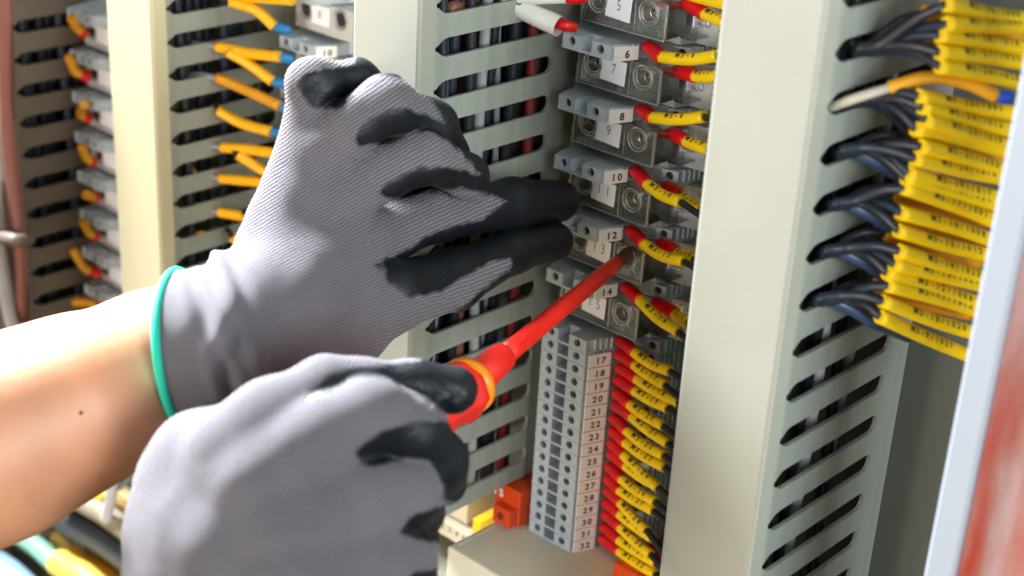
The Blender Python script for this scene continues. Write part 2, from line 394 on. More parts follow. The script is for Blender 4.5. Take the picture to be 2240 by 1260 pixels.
ins = MB(); ins.box(60.5, 61.3, 70, 75.8, -11.5, -1, 0); ins.box(52.5, 53.2, 69, 75.8, -11.5, -1, 0); ins.box(63, 73, 74.6, 75.6, -11.6, -9.6, 1); ins.box(42.5, 52, 74.4, 75.6, -11.6, -9.8, 0); ins.box(54, 60, 73.5, 75.8, -6, -1, 2)  # the dark box is painted shade between the contacts
FB_INNER = ins.mesh([STEEL, BRASS, DARK])
FB_RING = []
for cx in (46.6, 68):
    mb = MB(); ring(mb, cx, 65.5, -4.9, 4.0, .32); ring(mb, cx, 65.9, -4.9, 3.1, .38)
    s = 20; c1 = circ(cx, -4.9, 3.1, s)
    mb.add([(a, 66, b) for a, b in c1] + [(a, 71, b) for a, b in c1], [(i, (i + 1) % s, s + (i + 1) % s, s + i) for i in range(s)], 0, True)
    FB_RING.append(mb.mesh(RIM_HIGHLIGHT))
FB_SCREW = []
for cx in (46.6, 68):
    mb = MB(); s = 18
    mb.tube([(cx, 76, -4.9), (cx, 71, -4.9), (cx, 70.6, -4.9)], [2.7, 2.7, 2.2], 0, s)
    mb.box(cx - 2.2, cx + 2.2, 70.4, 70.65, -5.3, -4.5, 1)
    ring(mb, cx, 69.8, -4.9, 2.7, .22, 2)
    FB_SCREW.append(mb.mesh([BRASS, DARK, STEEL]))
mb = MB(); mb.box(76.4, 77, 78, 83.5, -9.6, -1.8); mb.box(77, 80.5, 79.6, 80.1, -9.6, -8.8); mb.box(77.2, 81.5, 82.4, 83.4, -5, -1.9)
mb.tube([(79.4, 81, -8.2), (79.4, 83.4, -8.2)], 1.3, 0, 14)
FB_CLIP = mb.mesh(mat('clip_metal', (.8, .8, .82), .3, metal=.8), .1)
mb = MB(); mb.box(77.4, 83, 83.2, 83.9, -9, -1.6)
FB_SLOT_SHADE = mb.mesh(DARK)  # solid dark box painted as the shade of the slot
mb = MB()
for i, tx in enumerate(('DCBA', '2468', '1357', '<22E')):
    put_text(mb, tx, (86.5, 83.3, -3 - i * 2.3), (1, .133, 0), (0, 0, 1), 1.9, 1.7, 0, .03)
FB_TEXT = mb.mesh(INK)
def fuse_terminal(z, num, label):
    t = thing('fuse_terminal', label, 'fuse terminal', (0, 0, z), 'clear covered fuse terminals')
    obj('base', FB_BASE, t); c = obj('clear_cover', FB_COVER, t); obj('cover_edge_highlight', FB_EDGE_HIGHLIGHT, t); obj('inner_contact', FB_INNER, t)
    for m in FB_RING: obj('window_ring', m, t)
    for m in FB_SCREW: obj('screw', m, t)
    obj('contact_clip', FB_CLIP, t); obj('contact_slot_shade', FB_SLOT_SHADE, t); obj('printed_legend', FB_TEXT, t)
    mb = MB(); mb.add([(50.4, 65.35, -1.3), (50.2, 65.3, -9.2), (61.0, 64.9, -9.6), (61.4, 64.9, -1.5), (50.4, 65.5, -1.3), (50.2, 65.45, -9.2), (61.0, 65.05, -9.6), (61.4, 65.05, -1.5)],
                      [(0, 1, 2, 3), (7, 6, 5, 4), (0, 4, 5, 1), (1, 5, 6, 2), (2, 6, 7, 3), (3, 7, 4, 0)])
    put_text(mb, num, (55.9, 65.06, -4.6), (1, -.04, 0), (0, 0, 1), 5.2, 3.9, 1, -.012 if len(num) < 3 else 0, .8)
    obj('number_label', mb.mesh([PAPER, INK]), t)
    return t
for num, z in ((5, 211.4), (7, 190.0), (9, 168.7), (11, 147.3), (13, 126.0), (15, 104.7)):
    fuse_terminal(z, str(num), 'clear covered fuse terminal, label reading ' + {5: '5, cut by the top edge', 7: '7, below the block tagged 6', 9: '9, between the blocks tagged 8 and 10', 11: '11, just right of the index fingertip', 13: '13, where the screwdriver tip enters', 15: '15, lowest one'}[num])

# column behind the raised hand
T1 = (-159.5, 9, 0)
NTH = ['topmost', 'second', 'third', 'fourth', 'fifth', 'sixth', 'seventh', 'eighth', 'ninth']
for k in range(9):
    z = 154.5 + 21.35 - k * 21.35 - 2
    num = '10' if k == 1 else None
    place = 'just above the gloved knuckles' if k == 1 else ('at the very top edge' if k == 0 else '%s from the top left of the raised glove' % NTH[k])
    if k < 5:
        block(*np.add(T1, (0, 0, z)), num, 'blurred grey terminal block, %s' % place, 'blurred terminals left of the hand', 0)
mb = MB(); mb.prism([(41, 76), (74, 76), (76, 82), (91, 84), (91, 91.5), (28, 91.5), (28, 84), (40, 82)], -15.6, -.35); mb.box(40, 75, 66, 75.8, -13, -.6)
FB2 = mb.mesh(mat('opal_plastic', (.55, .55, .52), .35))
def fuse_far(org, z, num, label, grp):
    t = thing('fuse_terminal', label, 'fuse terminal', (org[0], org[1], z), grp)
    obj('base', FB2, t)
    for m in FB_RING: obj('window_ring', m, t)
    for cx in (46.6, 68):
        m2 = MB(); s = 16; m2.add([(a, 65.8, b) for a, b in circ(cx, -4.9, 2.9, s)], [tuple(range(s))[::-1]]); obj('hole_shade', m2.mesh(DARK), t)
    m2 = MB(); m2.box(51, 61.5, 65, 65.6, -9.5, -1.6)
    if num: put_text(m2, num, (56, 64.95, -5), (1, 0, 0), (0, 0, 1), 4.5, 3.4, 1)
    obj('number_label', m2.mesh([PAPER, mat('faded_ink', (.3, .3, .32), .6)]), t)
for k, nm in enumerate(('8', None, None, None)):
    z = 154.5 + 21.35 - k * 21.35 - 2
    fuse_far(T1, z, nm, 'blurred fuse terminal left of the glove, %s' % ('white label reading 8 at the top' if nm else ['', 'under block 10', 'second below block 10', 'third below block 10'][k]), 'blurred terminals left of the hand')
T0 = (-296, -5, 0)
NTH = ['topmost', 'second', 'third', 'fourth', 'fifth', 'sixth', 'seventh', 'eighth']
for k in range(8):
    z = 137.5 - k * 19.9
    block(*np.add(T0, (0, 0, z)), None, 'strongly blurred terminal block beside the cream duct at far left, %s from the top' % NTH[k], 'blurred terminals at far left', 0)
    fuse_far(T0, z, None, 'strongly blurred fuse terminal beside the cream duct at far left, %s from the top' % NTH[k], 'blurred fuse terminals at far left')

# ---------------------------------------------------------------- wires with ferrules and marker sleeves
CAMN = (-CW[0] * .75, -CW[1] * .75, -CW[2] * .75 + .35)
def wire(label, group, red, yel, tail=None, pre=None, text=None, r=1.9, rm=None, ym=None, wm=None, rs=1.12, cat='wire', rw=1.35, tsize=2.3, tadv=.95, nrm=None):
    """red/yel/tail/pre: lists of world points; red = end sleeve, yel = marker sleeve, tail = bare insulation after it"""
    t = thing('wire', label, cat, tuple(yel[0]), group)
    o0 = np.array(yel[0])
    def part(name, pts, rad, m, txt=None):
        pts = [np.array(p) - o0 for p in pts]; mb = MB(); mb.tube(pts, rad, 0, 16)
        if txt:
            put_text_on_path(mb, txt, pts, rad if not isinstance(rad, list) else rad[len(rad) // 2], tsize, txt_start, txt_adv, nrm or CAMN, 1)
        return obj(name, mb.mesh([m, INK]), t)
    if red:
        P = smooth_path(red, 6); n = len(P); R = r * rs
        rad = [R * (.55 if i == 0 else (.86 + .14 * min(1, i / (n * .5)))) for i in range(n)]; rad[-1] = R * .93
        part('end_sleeve', P, rad, rm or RED)
    P = smooth_path(yel, 8); Ls = sum(np.linalg.norm(b - a) for a, b in zip(P, P[1:]))
    txt_adv = tsize * tadv; txt_start = max(1.2, (Ls - (len(text) if text else 0) * txt_adv) * .5 + txt_adv * .5)
    part('marker_sleeve', P, r, ym or YEL, text)
    core = ([] if not pre else list(pre)) + [yel[0], yel[-1]]
    if tail:
        d = np.array(yel[-2]) - np.array(yel[-1]); d /= np.linalg.norm(d)
        part('conductor', smooth_path([np.array(yel[-1]) + d * 1.0] + list(tail), 6), rw, wm or BLK)
    if pre:
        d = np.array(yel[1]) - np.array(yel[0]); d /= np.linalg.norm(d)
        part('conductor', smooth_path(list(pre) + [np.array(yel[0]) + d * 1.0], 6), rw, wm or BLK)
    return t
D = {  # number: red start, red end, yellow end, bend px, yellow?
 4.5: ((1440, -38), (1490, -18), (1600, 10), 2), 5: ((1495, 6), (1537, 28), (1600, 52), 1), 6: ((1412, 98), (1444, 124), (1572, 122), 7), 7: ((1480, 158), (1517, 166), (1572, 166), 2), 8: ((1398, 238), (1424, 256), (1542, 255), 6),
 9: ((1462, 290), (1497, 307), (1552, 328), 1), 10: ((1385, 370), (1412, 399), (1490, 442), 6), 11: ((1452, 408), (1484, 425), (1534, 457), 2), 12: ((1375, 500), (1404, 530), (1497, 572), 8), 13: ((1440, 532), (1477, 550), (1518, 566), 2),
 14: ((1365, 625), (1395, 652), (1485, 726), 6), 15: ((1428, 660), (1472, 684), (1506, 704), 2), 16: ((1352, 742), (1384, 768), (1467, 812), 6), 17: ((1348, 772), (1384, 795), (1456, 843), 3), 18: ((1350, 802), (1388, 826), (1486, 880), 4),
 19: ((1346, 828), (1384, 852), (1462, 893), 3), 20: ((1343, 856), (1374, 882), (1452, 932), 3), 21: ((1342, 885), (1378, 908), (1462, 970), 3), 22: ((1338, 911), (1367, 939), (1454, 997), 5), 23: ((1336, 939), (1364, 965), (1455, 1023), 4),
 24: ((1333, 966), (1361, 992), (1440, 1068), 1), 25: ((1332, 990), (1365, 1016), (1438, 1064), 3), 26: ((1328, 1018), (1356, 1045), (1434, 1098), 3), 27: ((1326, 1044), (1352, 1070), (1430, 1118), 2), 28: ((1325, 1070), (1354, 1096), (1414, 1160), 2),
 29: ((1322, 1097), (1352, 1122), (1428, 1178), 2), 30: ((1320, 1123), (1353, 1150), (1424, 1213), 2), 31: ((1316, 1150), (1350, 1178), (1436, 1232), 2), 32: ((1313, 1176), (1350, 1203), (1434, 1256), 2)}
for num, (a, b, c, bend) in D.items():
    y0 = 70 if num == int(num) and num % 2 == 0 or num > 15 else 76
    y1 = y0 - 2; y2 = y0 - 6
    A = at(*a, y=y0); B = at(*b, y=y1); Cc = at(*c, y=y2)
    Mi = at((b[0] + c[0]) / 2 - bend * .4, (b[1] + c[1]) / 2 + bend, y=(y1 + y2) / 2)
    dv = Cc - Mi; dv /= np.linalg.norm(dv)
    tail = [Cc + dv * 5 + (1.5, -.8, -1), Cc + dv * 12 + (6, -3, -3), np.array([146, 50, Cc[2] - 14 - random.random() * 6])]
    name = 'M5-%d' % num if num == int(num) else None
    small = num > 15
    lab = 'wire with red end and yellow sleeve reading M5-%d, running to the right duct' % num if name else 'yellow sleeved wire crossing the very top edge beside label 5'
    wire(lab, 'yellow sleeved wires right of the numbered terminals', [A, A * .4 + B * .6 + (0, 0, .4), B + (B - A) * .12], [B, Mi, Cc], tail, text=name, r=1.92 if small else 2.0, tsize=2.6, rs=1.2, rw=1.15, tadv=.95)

# white heat shrink tubes at the top
def white_tube(label, pts, rr, redpts, txt=None):
    t = thing('white_marker_tube', label, 'cable marker', tuple(pts[0]), 'white tubes at the top')
    o0 = np.array(pts[0]); P = smooth_path([np.array(p) - o0 for p in pts], 8); mb = MB(); mb.tube(P, rr[:1] * 2 + [rr[1]] * (len(P) - 2), 0, 20, cap=False)
    if txt: put_text_on_path(mb, txt, P, rr[1], 3.2, 9.5, 2.3, (-.2, -.6, .75), 1)
    obj('tube', mb.mesh([HSW, INK]), t)
    mb = MB(); mb.tube([np.array(p) - o0 for p in redpts], [1.9] * (len(redpts) - 1) + [1.5], 0, 16); obj('end_sleeve', mb.mesh(RED), t)
white_tube('white paper like tube with faded black letters ending in a red sleeve above block 6', [at(1060, -30, y=42), at(1100, -4, y=45), at(1160, 28, y=48), at(1224, 58, y=50)], [4.2, 3.5], [at(1205, 48, y=50), at(1235, 55, y=52), at(1262, 62, y=55)], 'SVO')
white_tube('white tube crossing the top edge toward the clear cover labelled 5', [at(1010, 2, y=40), at(1120, 0, y=45), at(1240, -4, y=52)], [1.6, 1.7], [at(1236, -4, y=52), at(1262, -4, y=55), at(1285, -2, y=58)])
mb = MB(); mb.tube(smooth_path([np.array([14, 30, 196.]), at(985, 25, y=20), at(1015, 5, y=30), at(1060, -22, y=40)], 6), 2.6, 0, 14)
tag(obj('wire', mb.mesh(BRN)), 'thick brown wire leaving the duct slot at the top edge', 'wire')

# wires to the column left of the hand
def L1(px, py, y=55): return at(px, py, y=y)
grp = 'yellow sleeved wires left of the raised glove'
W1 = [ # label, pre, yellow, blue
 ('with blue end at the top, bending down beside label 8', None, [(505, 3), (560, 22), (600, 58)], [(598, 56), (638, 68)]),
 ('crossing the very top edge left of label 8', None, [(500, -14), (560, -6), (640, 0)], None),
 ('with blue end running level under the top grey block', [(368, 104), (420, 96)], [(475, 102), (545, 116), (612, 124)], [(610, 124), (645, 132)]),
 ('with blue end forking down from the level one', None, [(500, 114), (545, 140), (596, 178)], [(594, 176), (636, 186)]),
 ('with orange tint sloping behind the third grey block', [(380, 176), (430, 164)], [(476, 170), (545, 200), (612, 232)], [(610, 232), (648, 248)]),
 ('with blue end and black starting point hidden, third slot', None, [(478, 242), (525, 268), (592, 288)], [(590, 287), (630, 292)]),
 ('with grey lead from the fifth slot, running level', [(378, 322), (430, 318)], [(486, 322), (550, 328), (616, 338)], [(614, 338), (646, 344)]),
 ('with blue end forking down below the fifth slot', None, [(520, 338), (555, 360), (604, 392)], [(602, 388), (634, 396)]),
 ('with grey lead curving out of the sixth slot', [(388, 398), (430, 388)], [(482, 390), (545, 396), (612, 402)], None),
 ('level beside the glove below the sixth slot', [(395, 466), (440, 462)], [(480, 464), (540, 474), (612, 482)], None),
 ('short and steep, touching the glove wrist', None, [(508, 518), (535, 540), (580, 572)], None),
 ('mostly hidden behind the glove, lower fork', None, [(545, 478), (570, 492), (606, 515)], None)]
for lab, pre, yl, bl in W1:
    n = len(yl)
    Y = [L1(q[0], q[1], 52 + 8 * i / (n - 1)) for i, q in enumerate(yl)]
    Bp = [L1(*bl[0], 61), L1(*bl[1], 66)] if bl else None
    P = [L1(*q, 42 + 5 * i) for i, q in enumerate(pre)] if pre else [Y[0] + (-6, 2, 1), Y[0] + (-3, 1, .5)]
    wire('yellow sleeved wire ' + lab, grp, Bp[::-1] if Bp else None, Y, None, P, r=2.25, rm=BLUE, wm=GRYI if pre else BLK, ym=ORA if 'orange' in lab else mat('golden_sleeve', (.95, .46, .004), .4, var=.1, vscale=150), rs=1.0)
for i, (a, b) in enumerate([((390, 252), (398, 238)), ((390, 318), (402, 304)), ((402, 394), (422, 374)), ((392, 528), (442, 514))]):
    tag(obj('marker_sleeve', MB().tube([at(*a, y=44), at(*b, y=44)], 1.7, 0, 14).mesh(ORA)), 'short amber sleeve lying inside a slot of the cream duct, %s from the top' % NTH[i].replace('topmost', 'first'), 'cable marker', 'amber sleeves inside the slots')
# far left small wires
for i, (a, b, c) in enumerate([((156, 38), (168, 60), (190, 78)), ((150, 122), (165, 155), (198, 172)), ((185, 228), (176, 248), (200, 264)), ((178, 318), (190, 345), (208, 358)), ((188, 425), (198, 430), (216, 432)), ((180, 482), (195, 508), (216, 520)), ((160, 545), (185, 585), (222, 602)), ((155, 660), (195, 662), (230, 672))]):
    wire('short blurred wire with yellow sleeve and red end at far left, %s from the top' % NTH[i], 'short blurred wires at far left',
         [at(*c, y=57), at((b[0] + c[0]) / 2, (b[1] + c[1]) / 2, y=55)], [at((b[0] + c[0]) / 2, (b[1] + c[1]) / 2, y=55), at(*b, y=53), at(*a, y=50)], None, None, r=2.3, ym=ORA, rs=1.2)

# ---------------------------------------------------------------- bundle at the right
grp = 'yellow sleeved wires fanned out at the right'
SL = [(2067, 8, 2260, 30, 0), (2070, 52, 2260, 62, 0), (2053, 76, 2260, 100, 0), (2053, 114, 2260, 150, 0), (2054, 145, 2260, 186, 0),
 (2007, 210, 2230, 262, 1), (2016, 234, 2228, 290, 1), (2024, 262, 2225, 315, 1), (2000, 282, 2222, 342, 1), (2013, 320, 2218, 372, 2), (1999, 346, 2214, 402, 2), (1984, 377, 2210, 436, 2),
 (1979, 389, 2206, 468, 2), (1976, 410, 2202, 494, 3), (1969, 465, 2198, 522, 3), (1962, 504, 2192, 570, 3), (1965, 548, 2186, 610, 4), (1955, 578, 2180, 640, 4), (1937, 596, 2174, 672, 4), (1941, 624, 2166, 702, 5), (1929, 658, 2160, 738, 5), (1923, 692, 2130, 770, 5)]
ordn = ['first', 'second', 'third', 'fourth', 'fifth', 'sixth', 'seventh', 'eighth', 'ninth', 'tenth', 'eleventh', 'twelfth', 'thirteenth', 'fourteenth', 'fifteenth', 'sixteenth', 'seventeenth', 'eighteenth', 'nineteenth', 'twentieth', 'twenty first', 'lowest']
SLOT = [(1840, 128), (1822, 240), (1803, 352), (1786, 466), (1768, 568), (1752, 676)]
for i, (x0, y0, x1, y1, sl) in enumerate(SL):
    A = at(x0, y0, y=20); B = at(x1, y1, y=52); B = B + np.array([0, 0, ((i * 53) % 7 - 3) * .55]); Mi = A * .5 + B * .5 + np.array([0, 0, ((i * 31) % 5 - 2) * .25])
    q = SLOT[min(sl, 5)]; j = (i * 37 % 10) / 10
    P0 = at(q[0] + 20, q[1] - 8 + 3 * j, x=166); P1 = at(q[0] + 32 + 8 * j, q[1] - 22 + 10 * j, x=171.5); P2 = at(q[0] + 85 + 22 * j, q[1] - 30 + 16 * j, x=177)
    P3 = A * .55 + P2 * .45 + np.array([0, 0, .8 + j])
    nn = 22 - i
    wire('yellow sleeved wire at the right, %s from the top of the fan' % ordn[i], grp, None, [A, Mi, B], None, [P0, P1, P2, P3], text='M5-%d/10%02d' % (30 - i, (i * 7) % 30), r=1.95, wm=NAVY if i % 3 else BLK, rw=1.35, tsize=2.5, tadv=.8)
IN = [(2020, 28, 0), (2012, 88, 0), (1992, 206, 1), (1990, 300, 1), (1976, 300, 2), (1952, 420, 3), (1950, 434, 3), (1948, 474, 3), (1934, 508, 4), (1926, 524, 4), (1912, 552, 4), (1912, 624, 5), (1908, 636, 5)]
for i, (x0, y0, sl) in enumerate(IN):
    A = at(x0, y0, y=30); B = A + np.array([30, 34, -18.]); B = at(x0 + 215, y0 + 52, y=62)
    P1 = at(SLOT[sl][0] + 60, SLOT[sl][1] - 25, x=172)
    wire('yellow sleeve tucked behind the right hand fan, shade painted in as amber, %s from the top' % ordn[i], 'shaded sleeves behind the fan', None, [A, A * .5 + B * .5, B], None, [P1, A * .5 + P1 * .5 + (0, 0, 2)], r=1.9, ym=ORA, rw=1.3)  # yellow sleeves in shadow; the shade is in their amber colour
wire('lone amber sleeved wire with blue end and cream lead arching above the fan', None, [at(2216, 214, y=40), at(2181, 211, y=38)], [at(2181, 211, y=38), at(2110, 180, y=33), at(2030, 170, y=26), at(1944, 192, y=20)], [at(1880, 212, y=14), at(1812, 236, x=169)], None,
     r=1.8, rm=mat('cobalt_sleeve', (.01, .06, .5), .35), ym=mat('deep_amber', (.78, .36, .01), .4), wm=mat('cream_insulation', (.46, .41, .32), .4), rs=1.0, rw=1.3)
for i, (px, py) in enumerate([(1860, 330), (1850, 440), (1838, 548), (1800, 690)]):
    q = SLOT[i + 2] if i < 3 else SLOT[5]
    mb = MB(); mb.tube(smooth_path([at(q[0] + 25, q[1] + 4, x=166), at(q[0] + 55, q[1] - 20, x=172), at(q[0] + 120, q[1] + 5, x=179), at(q[0] + 160, q[1] + 30, y=30), at(q[0] + 235, q[1] + 60, y=46)], 6), 1.8, 0, 14)
    tag(obj('wire', mb.mesh(mat('blue_grey_insulation', (.03, .06, .12), .35))), 'thick blue grey wire curving out of a right duct slot, %s of four downward' % ordn[i], 'wire', 'blue grey wires from the right duct')

# wires inside ducts
def inner(x, y, r, m, z0, z1, label, grp, sway=1.5):
    ph = random.random() * 6; mb = MB()
    mb.tube([(x + sway * math.sin(z / 40 + ph), y + sway * .8 * math.cos(z / 47 + ph), z) for z in np.linspace(z0, z1, 24)], r, 0, 12)
    tag(obj('wire', mb.mesh(m)), label, 'wire', grp)
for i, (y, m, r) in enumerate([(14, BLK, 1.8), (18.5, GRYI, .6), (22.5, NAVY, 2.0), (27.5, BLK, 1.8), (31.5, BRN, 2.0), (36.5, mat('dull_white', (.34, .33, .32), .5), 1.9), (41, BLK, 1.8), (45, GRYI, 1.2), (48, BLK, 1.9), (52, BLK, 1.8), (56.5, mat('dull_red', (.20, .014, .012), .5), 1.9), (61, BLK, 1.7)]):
    nm = {MATS['dull_white']: 'white', BRN: 'brown', BLK: 'black', NAVY: 'navy', GRYI: 'grey'}.get(m, 'red')
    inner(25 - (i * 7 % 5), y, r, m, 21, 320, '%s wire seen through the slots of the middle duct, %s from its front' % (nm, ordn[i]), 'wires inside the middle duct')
for i in range(7):  # row of wires added to darken the space behind the slots
    inner(12 + (i * 3 % 4), 13 + i * 7, 2.4, [BLK, NAVY][i % 2], 21, 320, 'thick dark wire added to shade the inside of the middle duct, %s from its front' % ordn[i], 'wires inside the middle duct')
for i in range(12):
    m = [BLK, NAVY, BLK, GRYI, BLK, WHT][i % 6]
    inner(165 - (i * 5 % 4) * 2, 14 + i * 4.1, 1.7 + .3 * (i % 2), m, -20, 320, 'upright wire inside the broad right duct, %s from its front' % ordn[i], 'wires inside the right duct')
for i in range(9):
    inner(-151 - (i * 5 % 4) * 2, 40 + i * 5, 2.0, [BLK, NAVY, BLK][i % 3], -50, 320, 'dark upright wire inside the cream duct, %s from its front' % ordn[i], 'wires inside the cream duct')
for i in range(9):
    inner(-268 - (i * 5 % 4) * 2, 34 + i * 5.5, 2.3, [BLK, NAVY, BLK][i % 3], -180, 320, 'dark upright wire inside the far left duct, %s from its front' % ordn[i], 'wires inside the far left duct')
for dx0, dx1, y0 in ((2, 8, 12), (143, 149, 12), (-173, -167, 34), (-290, -284, 32)):
    pass

# ---------------------------------------------------------------- things around the foot
BEI = mat('beige_plastic', (.74, .70, .54), .4, var=.08, vscale=40, bump=.05, bscale=500)
mb = MB(); mb.box(25.5, 78, 27.3, 98, -60, -.15)
bx = tag(obj('beige_box', mb.mesh(BEI, 1.0)), 'plain beige plastic box under the numbered terminal stack', 'box')
mb = MB(); mb.box(27.5, 27.9, 31, 60, -.2, .02); mb.box(60, 90, 0, 0, 0, 0) if 0 else None
obj('groove', mb.mesh(mat('pale_line', (.75, .72, .6), .4)), bx)
OR = mat('orange_plastic', (.75, .07, .01), .35, var=.1, vscale=80)
t = thing('orange_end_block', 'orange end block with white marks beyond the beige box', 'terminal block', (0, 0, 0), 'orange blocks')
A = at(1080, 1125, y=55)
mb = MB(); mb.box(A[0], A[0] + 13, A[1], 97, A[2], A[2] + 15.5); mb.box(A[0] + 3, A[0] + 12, A[1] - 4, A[1], A[2] + .5, A[2] + 8); obj('body', mb.mesh(OR, .5), t)
mb = MB(); put_text(mb, '15', (A[0] + 1.9, A[1] - .1, A[2] + 11.4), (1, 0, 0), (0, 0, 1), 4.5, 3, 0, .04); put_text(mb, '3', (A[0] + 1.5, A[1] - .1, A[2] + 4), (1, 0, 0), (0, 0, 1), 4.5, 3, 0, .04); obj('white_mark', mb.mesh(PAPER), t)
mb = MB(); mb.tube([(A[0] + 7, A[1] - 3.9, A[2] + 4.2), (A[0] + 7, A[1] - 4.1, A[2] + 4.2)], 1.6, 0, 16); obj('screw_hole', mb.mesh(mat('red_dark', (.2, .01, .005), .6)), t)
t = thing('orange_end_block', 'orange block at the bottom edge right of the beige box', 'terminal block', (0, 0, 0), 'orange blocks')
A = at(1338, 1262, y=62)
mb = MB(); mb.box(A[0], A[0] + 16, A[1], 97, A[2] - 30, A[2] + 6.5); obj('body', mb.mesh(OR, 1), t)
mb = MB(); mb.tube([(A[0] + 5, A[1] - .02, A[2] + .5), (A[0] + 5, A[1] - .1, A[2] + .5)], 1.5, 0, 16); obj('screw_hole', mb.mesh(mat('red_dark', (.2, .01, .005), .6)), t)
mb = MB(); mb.box(A[0] + 9.5, A[0] + 14, A[1] - .8, A[1] - .05, A[2] - 8, A[2] + 1.5); obj('white_mark', mb.mesh(PAPER), t)
# small beige terminal strip
t = thing('terminal_strip', 'small beige strip with black lettering between the lower glove and beige box', 'terminal strip', (0, 0, 0))
A = at(950, 1128, y=66); B = at(1052, 1160, y=66)
mb = MB(); mb.box(A[0] - 12, B[0], 66, 92, A[2] - 7, A[2]); obj('body', mb.mesh(mat('pale_beige', (.55, .48, .35), .5), .4), t)
mb = MB(); put_text(mb, 'N L 2 4 6 8', ((A[0] + B[0]) / 2 - 2, 65.95, A[2] - 2.3), (1, 0, 0), (0, 0, 1), 3, 2.0, 0, .03); obj('lettering', mb.mesh(INK), t)
tag(obj('yellow_block', MB().box(B[0] - 1, B[0] + 3.5, 62, 90, B[2] - 1, B[2] + 7).mesh(mat('yellow_plastic', (.8, .45, .01), .4), .5)), 'small yellow block beside the orange end block', 'terminal block')
A = at(940, 1190, y=50)
tag(obj('cable_trunking', MB().box(-135, 24, 40, 98, A[2] - 70, A[2] - 22).mesh(mat('dull_beige', (.30, .28, .21), .5), 1)), 'beige horizontal trunking under the middle duct', 'cable duct')
A = at(1015, 1100, y=72)
tag(obj('relay_module', MB().box(A[0] - 10, A[0] + 4, 70, 98, A[2] - 8, A[2] + 4).mesh(mat('warm_white', (.6, .5, .36), .5), .5)), 'small cream module behind the lettered strip', 'module')

# cables lower left (run along the panel)
def hcable(a, b, y, r, m, label, cat='cable', grp='thick cables in the lower left corner', name='cable'):
    A = at(*a, y=y); B = at(*b, y=y)
    dv = B - A
    mb = MB(); mb.tube(smooth_path([A - dv * .35, A, (A + B) / 2 + (0, 0, 1.5), B, B + dv * .5], 8), r, 0, 18)
    return tag(obj(name, mb.mesh(m)), label, cat, grp)
GP = mat('grey_hose', (.06, .065, .07), .5)
hcable((30, 1160), (125, 1235), 18, 5.2, mat('mint_insulation', (.25, .5, .36), .5), 'pale green cable in the lower left corner')
hcable((90, 1150), (150, 1210), 30, 5.0, mat('straw_insulation', (.75, .48, .12), .5), 'straw yellow cable beside the pale green one')
hcable((150, 1245), (215, 1290), 15, 7, mat('lemon_insulation', (.85, .58, .08), .5), 'bright yellow cable at the bottom edge', )
hcable((185, 1225), (260, 1275), 32, 5, ORA, 'amber cable below the grey hoses')
hcable((165, 1150), (285, 1225), 30, 7, GP, 'upper dark grey hose between yellow cable and braided cord')
hcable((150, 1180), (280, 1265), 38, 7, mat('grey_hose_lighter', (.11, .115, .12), .5), 'lower dark grey hose above the amber cable')
bc = bpy.data.materials.new('braid'); bc.use_nodes = True; wv = bc.node_tree.nodes.new('ShaderNodeTexWave'); wv.inputs['Scale'].default_value = 110; wv.inputs['Distortion'].default_value = 3
tcb = bc.node_tree.nodes.new('ShaderNodeTexCoord'); rb = bc.node_tree.nodes.new('ShaderNodeValToRGB'); rb.color_ramp.elements[0].color = (.12, .09, .05, 1); rb.color_ramp.elements[1].color = (.5, .43, .3, 1)
bc.node_tree.links.new(tcb.outputs['Object'], wv.inputs[0]); bc.node_tree.links.new(wv.outputs[1], rb.inputs[0]); bc.node_tree.links.new(rb.outputs[0], bc.node_tree.nodes['Principled BSDF'].inputs['Base Color'])
hcable((165, 1088), (300, 1175), 25, 5.5, bc, 'tan braided cord running below the green wires')
hcable((205, 1062), (320, 1120), 36, 5.5, mat('ochre', (.38, .24, .08), .5), 'ochre cable behind the braided cord')
GN = mat('green_insulation', (.01, .22, .14), .45)
for i, (a, b) in enumerate([((262, 1000), (256, 1075)), ((285, 1000), (292, 1085)), ((300, 1010), (318, 1095)), ((240, 1020), (280, 1090))]):
    hcable(a, b, 40 + i * 3, 4.0, [GN, mat('teal_insulation', (.01, .16, .17), .45)][i % 2], 'green wire under the forearm, %s of four' % ordn[i], 'wire', 'green wires under the forearm', 'wire')
hcable((255, 1018), (240, 1098), 20, 2.8, WHT, 'white cable tie hanging over the green wires', 'cable tie', None, 'cable_tie')
hcable((262, 1065), (300, 1045), 24, 1.5, GRYI, 'grey cable tie across the green wires', 'cable tie', None, 'cable_tie')
hcable((205, 1055), (225, 1080), 30, 5, mat('yellow_plastic', (.8, .45, .01), .4), 'yellow wire end left of the white cable tie')
hcable((-20, 1235), (60, 1300), 5, 9, mat('steel_blue_insulation', (.25, .38, .5), .4), 'pale blue cable in the bottom left corner')

# far left post, cables and tie
t = thing('side_post', 'pinkish blurred post at the left edge of the photograph', 'post', (0, 0, 0))
PK = mat('pink_beige', (.13, .09, .075), .5, var=.2, vscale=40)
P = at(30, 300, y=20)
obj('front_face', MB().box(-330, -293, 14, 18, -230, 330).mesh(PK), t)
for i, (px, m, r) in enumerate([(4, mat('pale_pink', (.22, .17, .14), .5), 3.2), (22, mat('dark_red', (.10, .02, .015), .5), 1.4), (16, BRN, 3.0)]):
    mb = MB(); a = at(px - 10, 0, y=8 - i); b = at(px + 30, 640, y=8 - i)
    mb.tube([a * (1 - s) + b * s + np.array([2 * math.sin(s * 7 + i), 0, 0]) for s in np.linspace(-.1, 1.1, 20)], r, 0, 14)
    tag(obj('cable', mb.mesh(m)), ['pale pink cable at the left edge', 'thin red cable at the left edge', 'brown cable at the left edge'][i], 'cable', 'upright cables at the left edge')
